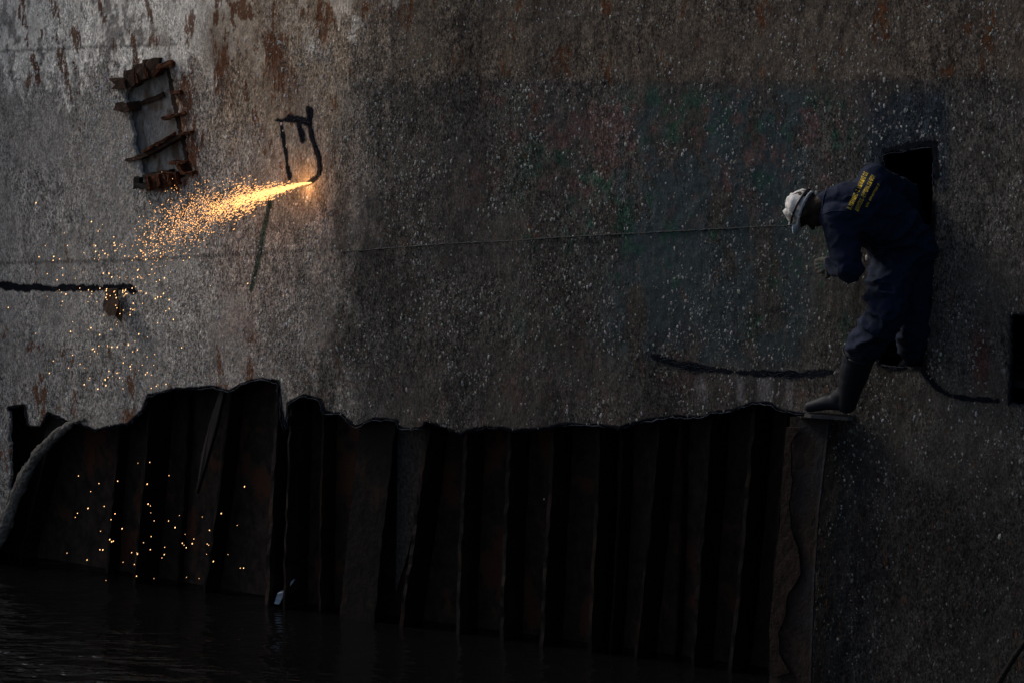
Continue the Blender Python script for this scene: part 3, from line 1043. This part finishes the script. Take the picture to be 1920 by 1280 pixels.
def droplet(verts, faces, c, d, r, ln):
    """stretched octahedron-like bead"""
    d = d / (np.linalg.norm(d) + 1e-9)
    a = np.cross(d, [0.2, 0.5, 0.8]); a /= np.linalg.norm(a)
    b = np.cross(d, a)
    k = len(verts)
    verts.append(c + d * ln)
    for i in range(5):
        an = i * 2 * math.pi / 5
        verts.append(c + (a * math.cos(an) + b * math.sin(an)) * r)
    verts.append(c - d * ln)
    for i in range(5):
        j = (i + 1) % 5
        faces.append((k, k + 1 + i, k + 1 + j))
        faces.append((k + 6, k + 1 + j, k + 1 + i))


def jet_px(s):
    """centre line of the spray in photograph pixels, s in 0..1 from the cut"""
    x = 575 - 300 * s
    y = 343 + 76 * s + 24 * s * s
    return x, y


cv, cf, sv, sf = [], [], [], []
for i in range(3500):
    if i < 1050:
        s = random.random() ** 1.3 * 0.62
    else:
        s = random.betavariate(2.4, 2.3) * 1.12
    spread = 1.2 + 46 * s
    q = random.gauss(0, 1) * (0.26 if i < 1050 else 0.9)
    along = random.gauss(0, 6)
    x, y = jet_px(s)
    x += along - q * spread * 0.28
    y += q * spread * 0.9
    if q < 0 and random.random() < 0.5:
        y -= random.random() * 14 * s
    c = P(x, y, 0.02 + 0.55 * s + random.gauss(0, 0.05) * s)
    c2 = P(x - 6, y + 2.2 + 3 * s, 0.04 + 0.55 * s)
    d = c2 - P(x, y, 0.03 + 0.55 * s)
    hot = (i < 1050)
    r = random.uniform(0.0010, 0.0024) * (1.15 if hot else 1.0)
    ln = r * (random.uniform(2.5, 5) if s < 0.45 else random.uniform(1.2, 2.2))
    (droplet(cv, cf, c, d, r, ln) if hot else droplet(sv, sf, c, d, r, ln))
me = mesh_from(cv + sv, cf + [tuple(k + len(cv) for k in f) for f in sf])
me.materials.append(M_CORE); me.materials.append(M_SPARK)
me.polygons.foreach_set('material_index', [0] * len(cf) + [1] * len(sf))
o = link('spark_spray', me, None, origin=tuple(tip))
o['kind'] = 'stuff'
o['label'] = 'dense bright spray of sparks fanning left from the torch cut'
o['category'] = 'sparks'

# single sparks drifting down
dv, df = [], []
droplet(dv, df, np.zeros(3), np.array([-0.3, -0.2, -0.9]), 0.0030, 0.0048)
meshes = []
for k in (0.5, 0.65, 0.8, 0.95, 1.15):
    me = mesh_from([np.array(p) * k for p in dv], df, 'spark')
    me.materials.append(M_DROP)
    meshes.append(me)
singles = []
for i in range(105):       # fan end
    singles.append((random.gauss(215, 62), random.gauss(488, 40), .5, 0))
for i in range(112):       # falling over the grey plate
    y = 545 + 185 * random.random() ** 1.25
    singles.append((random.gauss(222 + (y - 540) * 0.02, 62 if y < 680 else 48), y, .5, 0))
for i in range(64):        # in front of the dark frames
    singles.append((random.triangular(100, 520, 300), random.triangular(840, 1092, 1040), .45, 1))
proto = None
for (x, y, of, g) in singles:
    x = max(4, x)
    me = random.choice(meshes)
    if proto is None:
        proto = bpy.data.objects.new('spark', me)
        o = proto
    else:
        o = proto.copy()
        o.data = me
    o.location = P(x, y, of + random.gauss(0, .08)) if g == 0 else near(x, y, P(300, 900, .35))
    C.objects.link(o)
    if g == 0:
        tag(o, 'tiny glowing orange spark drifting down in front of the grey hull plate', 'spark', 'loose sparks over the grey plate')
    else:
        tag(o, 'tiny glowing orange spark falling before the dark rusty frames above the water', 'spark', 'loose sparks before the dark frames')

# ------------------------------------------------------------------ the worker
def ball(bm, c, r, seg=12, sc=(1, 1, 1), rot=None):
    m4 = Matrix.Translation(Vector(c)) @ (rot.to_4x4() if rot else Matrix.Identity(4)) @ Matrix.Diagonal((r * sc[0], r * sc[1], r * sc[2], 1))
    bmesh.ops.create_uvsphere(bm, u_segments=seg, v_segments=seg // 2 + 2, radius=1.0, matrix=m4)


def limb(bm, pts, rads, seg=14):
    """tapered limb with round ends through world points"""
    P_, R_ = [], []
    for i in range(len(pts) - 1):
        for k in range(6):
            t = k / 6
            P_.append(np.array(pts[i]) * (1 - t) + np.array(pts[i + 1]) * t)
            R_.append(rads[i] * (1 - t) + rads[i + 1] * t)
    P_.append(np.array(pts[-1])); R_.append(rads[-1])
    tube(bm, P_, R_, seg)
    for p, r in zip(pts, rads):
        ball(bm, p, r * 0.995, 14)


def loft(bm, secs, seg=24):
    """secs: (centre, lateral half vector, depth half vector)"""
    rings = []
    for c, a, b in secs:
        ring = []
        for k in range(seg):
            an = k * 2 * math.pi / seg
            ca, sa = math.cos(an), math.sin(an)
            e = 0.8
            x = math.copysign(abs(ca) ** e, ca)
            y = math.copysign(abs(sa) ** e, sa)
            ring.append(bm.verts.new(Vector(c) + Vector(a) * x + Vector(b) * y))
        rings.append(ring)
    for i in range(len(rings) - 1):
        for k in range(seg):
            bm.faces.new((rings[i][k], rings[i][(k + 1) % seg], rings[i + 1][(k + 1) % seg], rings[i + 1][k]))
    bm.faces.new(rings[0][::-1]); bm.faces.new(rings[-1])


def fuse(bm, voxel, smooth_it=4):
    """one continuous skin round overlapping volumes"""
    me = bm_mesh(bm)
    o = bpy.data.objects.new('tmp', me)
    C.objects.link(o)
    r = o.modifiers.new('r', 'REMESH'); r.mode = 'VOXEL'; r.voxel_size = voxel
    s = o.modifiers.new('s', 'SMOOTH'); s.iterations = smooth_it; s.factor = 0.5
    dg = bpy.context.evaluated_depsgraph_get()
    out = bpy.data.meshes.new_from_object(o.evaluated_get(dg))
    bpy.data.objects.remove(o)
    return out


def displace(me, fn):
    n = len(me.vertices)
    c = np.empty(n * 3, np.float32); me.vertices.foreach_get('co', c)
    nn = np.empty(n * 3, np.float32); me.vertices.foreach_get('normal', nn)
    c = c.reshape(-1, 3).astype(float); nn = nn.reshape(-1, 3)
    c = c + nn * fn(c)[:, None]
    me.vertices.foreach_set('co', c.astype(np.float32).ravel())
    me.update()


J = dict(
    pelvis=P(1694, 470, .10), waist=P(1668, 432, .20), chest=P(1622, 392, .34), shl=P(1588, 372, .42), neck=P(1556, 378, .46),
    hipL=P(1674, 505, .16), kneeL=P(1656, 590, .34), ankL=P(1600, 712, .16), heelL=P(1594, 752, .13), toeL=P(1524, 759, .15),
    hipR=P(1710, 500, .03), kneeR=P(1712, 600, .05), ankR=P(1714, 672, -.08),
    shL=P(1572, 408, .48), elbL=P(1590, 504, .50), wriL=P(1557, 493, .38),
    shR=P(1640, 338, .26), elbR=P(1700, 366, .02), wriR=P(1722, 420, -.16),
    head=P(1512, 393, .50))
person = thing('person', 'person in navy coveralls, white cap and rubber boots leaning out of the hull opening', 'person', tuple(P(1590, 776, .12)))

lat_sh = Vector(J['shR'] - J['shL']).normalized()          # across the shoulders
spine = Vector(J['neck'] - J['pelvis']).normalized()
back = spine.cross(lat_sh).normalized()
if back.dot(Vector(-FWD)) < 0:
    back = -back
lat_hip = Vector(P(1738, 455, .06) - P(1660, 475, .16)).normalized()


def torso(bm, k, grow):
    secs = [(J['pelvis'] + np.array((0, 0, -.09)), lat_hip * (.150 * k + grow), back * (.11 * k + grow)),
            (J['pelvis'], lat_hip * (.152 * k + grow), back * (.125 * k + grow)),
            (J['waist'], (lat_hip + lat_sh).normalized() * (.160 * k + grow), back * (.115 * k + grow)),
            (J['chest'], lat_sh * (.185 * k + grow), back * (.125 * k + grow)),
            (J['shl'], lat_sh * (.175 * k + grow), back * (.105 * k + grow)),
            (J['neck'], lat_sh * (.075 * k + grow), back * (.070 * k + grow))]
    # finer: interpolate
    fine = []
    for i in range(len(secs) - 1):
        for q in range(5):
            t = q / 5
            t = t * t * (3 - 2 * t) * 0.5 + t * 0.5
            fine.append(tuple(Vector(secs[i][z]) * (1 - t) + Vector(secs[i + 1][z]) * t for z in range(3)))
    fine.append(tuple(Vector(s_) for s_ in secs[-1]))
    loft(bm, fine)


# -- body: one skin from head to feet
bm = bmesh.new()
torso(bm, 0.86, -0.012)
hd = Vector(J['head'])
crown = Vector(P(1470, 380, .50) - P(1545, 386, .48)).normalized()      # towards the top of the head
face = Vector(P(1490, 440, .47) - P(1505, 395, .50))
face = (face - crown * face.dot(crown)).normalized()                    # the face looks down
ear = crown.cross(face).normalized()
rot = Matrix((ear, face, crown)).transposed()


def hp(e, f, c):
    return hd + ear * e + face * f + crown * c


ball(bm, hp(0, -.008, .015), 0.1, 20, (0.76, 0.94, 1.02), rot)
ball(bm, hp(0, .030, -.060), 0.07, 16, (0.82, 0.85, 0.85), rot)
limb(bm, [hp(0, .075, .0), hp(0, .102, -.028)], [.010, .015])
for s_ in (-1, 1):
    ball(bm, hp(s_ * .077, -.004, -.015), 0.028, 10, (0.35, 0.8, 1.15), rot)
    ball(bm, hp(s_ * .030, .079, .012), 0.013, 10, (1, .7, .8), rot)
ball(bm, hp(0, .083, -.066), 0.018, 10, (1.2, .6, .45), rot)
limb(bm, [hp(0, -.015, -.06), J['neck'], J['shl']], [.058, .062, .07])
for a, b, c in (('hipL', 'kneeL', 'ankL'), ('hipR', 'kneeR', 'ankR')):
    limb(bm, [J[a], J[b], J[c]], [.085, .058, .040])
limb(bm, [J['ankL'], J['heelL'], J['toeL']], [.040, .035, .03])
for a, b, c in (('shL', 'elbL', 'wriL'), ('shR', 'elbR', 'wriR')):
    limb(bm, [J[a], J[b], J[c]], [.056, .042, .030])


def hand(bm, wrist, fwd, up, side, r=1.0):
    """palm, four curled fingers of different length and a thumb from the side of the palm"""
    w_, f, u_, s_ = Vector(wrist), Vector(fwd).normalized(), Vector(up).normalized(), Vector(side).normalized()
    for k in range(4):
        x = -.030 + .020 * k
        limb(bm, [w_ + f * .01 + s_ * x * .6, w_ + f * .085 + s_ * x], [.014 * r, .0115 * r], 10)
        L = (.062, .074, .070, .054)[k]
        a = w_ + f * .088 + s_ * x
        b = a + (f * .85 + u_ * -.30).normalized() * L * .55
        c = b + (f * .45 + u_ * -.85).normalized() * L * .45
        limb(bm, [a, b, c], [.0105 * r, .0095 * r, .0075 * r], 10)
    a = w_ + f * .030 - s_ * .030
    b = a + (f * .5 - s_ * .8 - u_ * .2).normalized() * .042
    c = b + (f * .9 - s_ * .1 - u_ * .4).normalized() * .032
    limb(bm, [a, b, c], [.014 * r, .011 * r, .0085 * r], 10)


hfL = P(1515, 505, .30) - J['wriL']
sideL = np.cross(hfL, -FWD)
hfR = np.array([0.1, 0.6, -.3])
handL = (J['wriL'], hfL, -FWD, sideL)
handR = (J['wriR'], hfR, np.array([0, 0, 1.0]), np.cross(hfR, [0, 0, 1.0]))
hand(bm, *handL, r=0.8)
hand(bm, *handR, r=0.8)
link('body', fuse(bm, 0.007, 3), M_SKIN, person, smooth=True)

# -- coveralls
bm = bmesh.new()
torso(bm, 1.0, 0.012)
limb(bm, [J['shl'], P(1550, 379, .465)], [.09, .070])
limb(bm, [J['hipL'], J['kneeL'], P(1617, 655, .24)], [.125, .108, .092], 16)
limb(bm, [J['hipR'], J['kneeR'], P(1714, 655, -.03)], [.115, .095, .085], 16)
limb(bm, [J['pelvis'], P(1690, 500, .10)], [.135, .125], 16)
limb(bm, [J['shL'], J['elbL'], J['wriL'] * 0.82 + J['elbL'] * 0.18], [.098, .080, .056], 16)
limb(bm, [J['shR'], J['elbR'], J['wriR']], [.088, .070, .052], 16)
limb(bm, [J['chest'], J['shL']], [.12, .095], 16)
limb(bm, [J['chest'], J['shR']], [.12, .088], 16)
cov = fuse(bm, 0.010, 6)
kneeL, wst = np.array(J['kneeL']), np.array(J['waist'])


def folds(c):
    n1 = 1 - np.abs(2 * fbm(c[:, 0] * 5 + c[:, 2] * 3, c[:, 2] * 9 - c[:, 0] * 4, c[:, 1] * 5, seed=101, octv=2) - 1)
    n2 = 1 - np.abs(2 * fbm(c[:, 0] * 11 - c[:, 2] * 9, c[:, 2] * 14 + c[:, 0] * 8, c[:, 1] * 8, seed=111, octv=2) - 1)
    n3 = fbm(c[:, 0] * 30, c[:, 2] * 30, c[:, 1] * 30, seed=121, octv=2) - 0.5
    near_k = np.exp(-((c - kneeL) ** 2).sum(1) / 0.09)
    near_w = np.exp(-((c - wst) ** 2).sum(1) / 0.05)
    amp = 0.35 + 0.8 * near_k + 0.7 * near_w
    return (n1 ** 2 - 0.6) * 0.036 * amp + (n2 ** 3 - 0.5) * 0.024 * amp + n3 * 0.006


displace(cov, folds)
verts_c = [v.co.copy() for v in cov.vertices]
bvh = BVHTree.FromPolygons(verts_c, [tuple(p.vertices) for p in cov.polygons])
coverall = link('coverall', cov, M_CLOTH, person, smooth=True)

# yoke seam across the back
def drape(px, py, lift):
    d = Vector(ray(px, py)).normalized()
    hit, nn, _i, _d = bvh.ray_cast(Vector(CAM), d)
    if hit is None:
        return None
    return hit + nn * lift


def seam(pxpts, r):
    pts = [drape(q[0], q[1], 0.0) for q in resample(pxpts, 4)]
    pts = [p for p in pts if p is not None]
    bm = bmesh.new()
    tube(bm, pts, r, 6)
    link('seam', bm_mesh(bm), M_CLOTH, coverall, smooth=True)


seam([(1543, 402), (1560, 396), (1580, 396), (1612, 402), (1640, 404)], 0.0035)
seam([(1560, 345), (1552, 352), (1544, 372), (1541, 398)], 0.005)
seam([(1654, 402), (1690, 412), (1735, 436)], 0.003)

# back print
def print_line(txt, ox, oy, length, height, ex, ey):
    cu = bpy.data.curves.new('t', 'FONT')
    cu.body = txt
    cu.size = 1.0
    cu.resolution_u = 2
    cu.offset = 0.012
    to = bpy.data.objects.new('t', cu)
    C.objects.link(to)
    dg = bpy.context.evaluated_depsgraph_get()
    me = bpy.data.meshes.new_from_object(to.evaluated_get(dg))
    bpy.data.objects.remove(to)
    co_ = np.array([v.co[:] for v in me.vertices])
    if not len(co_):
        return
    x0, x1 = co_[:, 0].min(), co_[:, 0].max()
    y0, y1 = 0.0, 0.73
    L = math.hypot(ex, ey)
    e = np.array((ex, ey)) / L
    upv = np.array((e[1], -e[0]))
    last = Vector(J['chest'])
    for i, c in enumerate(co_):
        s_, h_ = (c[0] - x0) / (x1 - x0) * length, c[1] / y1 * height
        q = np.array((ox, oy)) + e * s_ + upv * h_
        p = drape(q[0], q[1], 0.003)
        last = p if p is not None else last
        me.vertices[i].co = last
    link('back_print', me, M_YELLOW, coverall)


print_line('Ν. ΝΙΚΑΝΔΗΣ - Σ. ΝΙΚΑΝΔΗΣ Ο.Ε', 1595.5, 394, 76, 8.3, 33, -69)
print_line('ΔΙΑΛΥΣΕΙΣ - ΕΜΠΟΡΙΑ ΣΙΔΗΡΟΥ', 1608.5, 397.5, 74, 7.8, 32.5, -66)
print_line('ΚΙΝ. 6944577287-3', 1625.5, 389, 48, 4.6, 24, -42)

# -- boots
def boot(top, ank, heel, toe, legr, name='boot', sole=True):
    bm = bmesh.new()
    top, ank, heel, toe = map(np.array, (top, ank, heel, toe))
    limb(bm, [top, (top + ank) / 2, ank], [legr, legr * .93, legr * .74], 18)
    limb(bm, [ank, heel], [legr * .74, legr * .62], 16)
    mid = heel * .45 + toe * .55 + np.array((0, 0, .016))
    limb(bm, [heel + np.array((0, 0, .01)), mid, toe], [.048, .042, .031], 16)
    limb(bm, [ank, heel * .75 + toe * .25 + np.array((0, 0, .03))], [.056, .046], 16)
    me = fuse(bm, 0.006, 6)
    displace(me, lambda c: 0.004 * (fbm(c[:, 0] * 9, c[:, 2] * 30, c[:, 1] * 9, seed=131, octv=2) - .5))
    b = link(name, me, M_BOOT, person, smooth=True)
    # rim
    d = Vector(ank - top).normalized()
    a = d.orthogonal().normalized(); c_ = d.cross(a)
    bm = bmesh.new()
    ring = [Vector(top) + (a * math.cos(t) + c_ * math.sin(t)) * (legr + .004) for t in np.linspace(0, 2 * math.pi, 25)]
    tube(bm, ring, 0.005, 6)
    link('boot_rim', bm_mesh(bm), M_BOOT, b, smooth=True)
    if sole:
        bm = bmesh.new()
        f = Vector(toe - heel); f.z = 0; f.normalize()
        sd_ = f.cross(Vector((0, 0, 1)))
        pts = []
        for (l, wd) in ((-.045, .030), (-.02, .044), (.06, .040), (.13, .047), (.19, .044), (.235, .022)):
            pts.append((l, wd))
        zb = min(heel[2], toe[2]) - .052
        h0 = Vector((heel[0], heel[1], zb))
        poly = [h0 + f * l + sd_ * wd for l, wd in pts] + [h0 + f * l - sd_ * wd for l, wd in reversed(pts)]
        slab(bm, poly, (0, 0, .018))
        link('sole', bm_mesh(bm), M_BLACK, b)
    return b


boot(P(1612, 662, .23), P(1594, 728, .16), P(1588, 756, .13), P(1518, 762, .17), .088)
boot(P(1714, 650, -.03), P(1712, 672, -.08), P(1712, 688, -.09), P(1690, 690, -.06), .066, sole=False)

# -- gloves
for h_ in (handL, handR):
    bm = bmesh.new()
    hand(bm, *h_, r=1.3)
    limb(bm, [np.array(h_[0]) - np.array(Vector(h_[1]).normalized()) * .05, h_[0]], [.042, .036], 14)
    me = fuse(bm, 0.004, 2)
    displace(me, lambda c: 0.002 * (fbm(c[:, 0] * 60, c[:, 2] * 60, c[:, 1] * 60, seed=141, octv=2) - .5))
    link('glove', me, M_GLOVE, person, smooth=True)

# -- cap: soft dome, band, visor; dark goggle strap
capc = hp(0, -.006, .022)
cax = (crown * .93 - face * .30).normalized()
cf_ = (face - cax * face.dot(cax)).normalized()
ce = cax.cross(cf_).normalized()
bm = bmesh.new()
rings = []
seg = 40
for k in range(12):
    t = k / 11
    an = t * math.pi / 2
    h_ = -.030 + (.030 + .088) * (math.sin(an) ** 0.9)
    rr = 0.096 * (math.cos(an) ** 0.55 if k < 11 else 0.02)
    ring = []
    for j in range(seg):
        th = j * 2 * math.pi / seg
        wob = 1 + .05 * (float(noise(j * 0.55, t * 5 + 3, seed=5)) - .5) * (1 if 0 < k else 0.3) * 2
        pt = capc + cax * h_ + (ce * math.cos(th) * .92 + cf_ * math.sin(th) * 1.04) * rr * wob
        ring.append(bm.verts.new(pt))
    rings.append(ring)
for k in range(11):
    for j in range(seg):
        bm.faces.new((rings[k][j], rings[k][(j + 1) % seg], rings[k + 1][(j + 1) % seg], rings[k + 1][j]))
bm.faces.new(rings[-1])
me = bm_mesh(bm)
displace(me, lambda c: 0.030 * (fbm(c[:, 0] * 14, c[:, 2] * 14, c[:, 1] * 14, seed=151, octv=2) - .5) + 0.016 * ((1 - np.abs(2 * fbm(c[:, 0] * 24, c[:, 2] * 24, c[:, 1] * 24, seed=153, octv=2) - 1)) ** 3 - .5))
cap = link('cap', me, M_CAP, person, smooth=True)
bm = bmesh.new()
band = [capc + cax * -.022 + (ce * math.cos(t) * .93 + cf_ * math.sin(t) * 1.05) * .097 for t in np.linspace(0, 2 * math.pi, 41)]
tube(bm, band, 0.006, 6)
link('cap_band', bm_mesh(bm), M_CAP, cap, smooth=True)
bm = bmesh.new()
outer, inner_ = [], []
for j in range(17):
    t = R(28 + 124 * j / 16)
    base_p = capc + cax * -.020 + (ce * math.cos(t) * .92 + cf_ * math.sin(t) * 1.04) * .096
    reach = .062 * math.sin((j / 16) * math.pi) ** 0.6
    tip_p = base_p + cf_ * reach + cax * (.012 + .35 * reach - .012 * math.cos(2 * (t - R(90))))
    inner_.append(base_p); outer.append(tip_p)
th_ = cax * .004
iv = [bm.verts.new(p) for p in inner_]; ov = [bm.verts.new(p) for p in outer]
iv2 = [bm.verts.new(p + th_) for p in inner_]; ov2 = [bm.verts.new(p + th_) for p in outer]
for j in range(16):
    bm.faces.new((iv[j], iv[j + 1], ov[j + 1], ov[j]))
    bm.faces.new((iv2[j], ov2[j], ov2[j + 1], iv2[j + 1]))
    bm.faces.new((ov[j], ov[j + 1], ov2[j + 1], ov2[j]))
link('visor', bm_mesh(bm), M_VISOR, cap, smooth=True)
bm = bmesh.new()
stp = []
for t in np.linspace(0, 2 * math.pi, 49):
    stp.append(capc + cax * (.012 + .012 * math.sin(t)) + (ce * math.cos(t) * .93 + cf_ * math.sin(t) * 1.04) * .1005)
tube(bm, stp, 0.0075, 8)
g0 = capc + cax * .004 - cf_ * .097 + ce * (.0)
ball(bm, g0, .020, 12, (1.2, .5, 1.2), rot)
link('goggle_strap', bm_mesh(bm), M_BLACK, person, smooth=True)
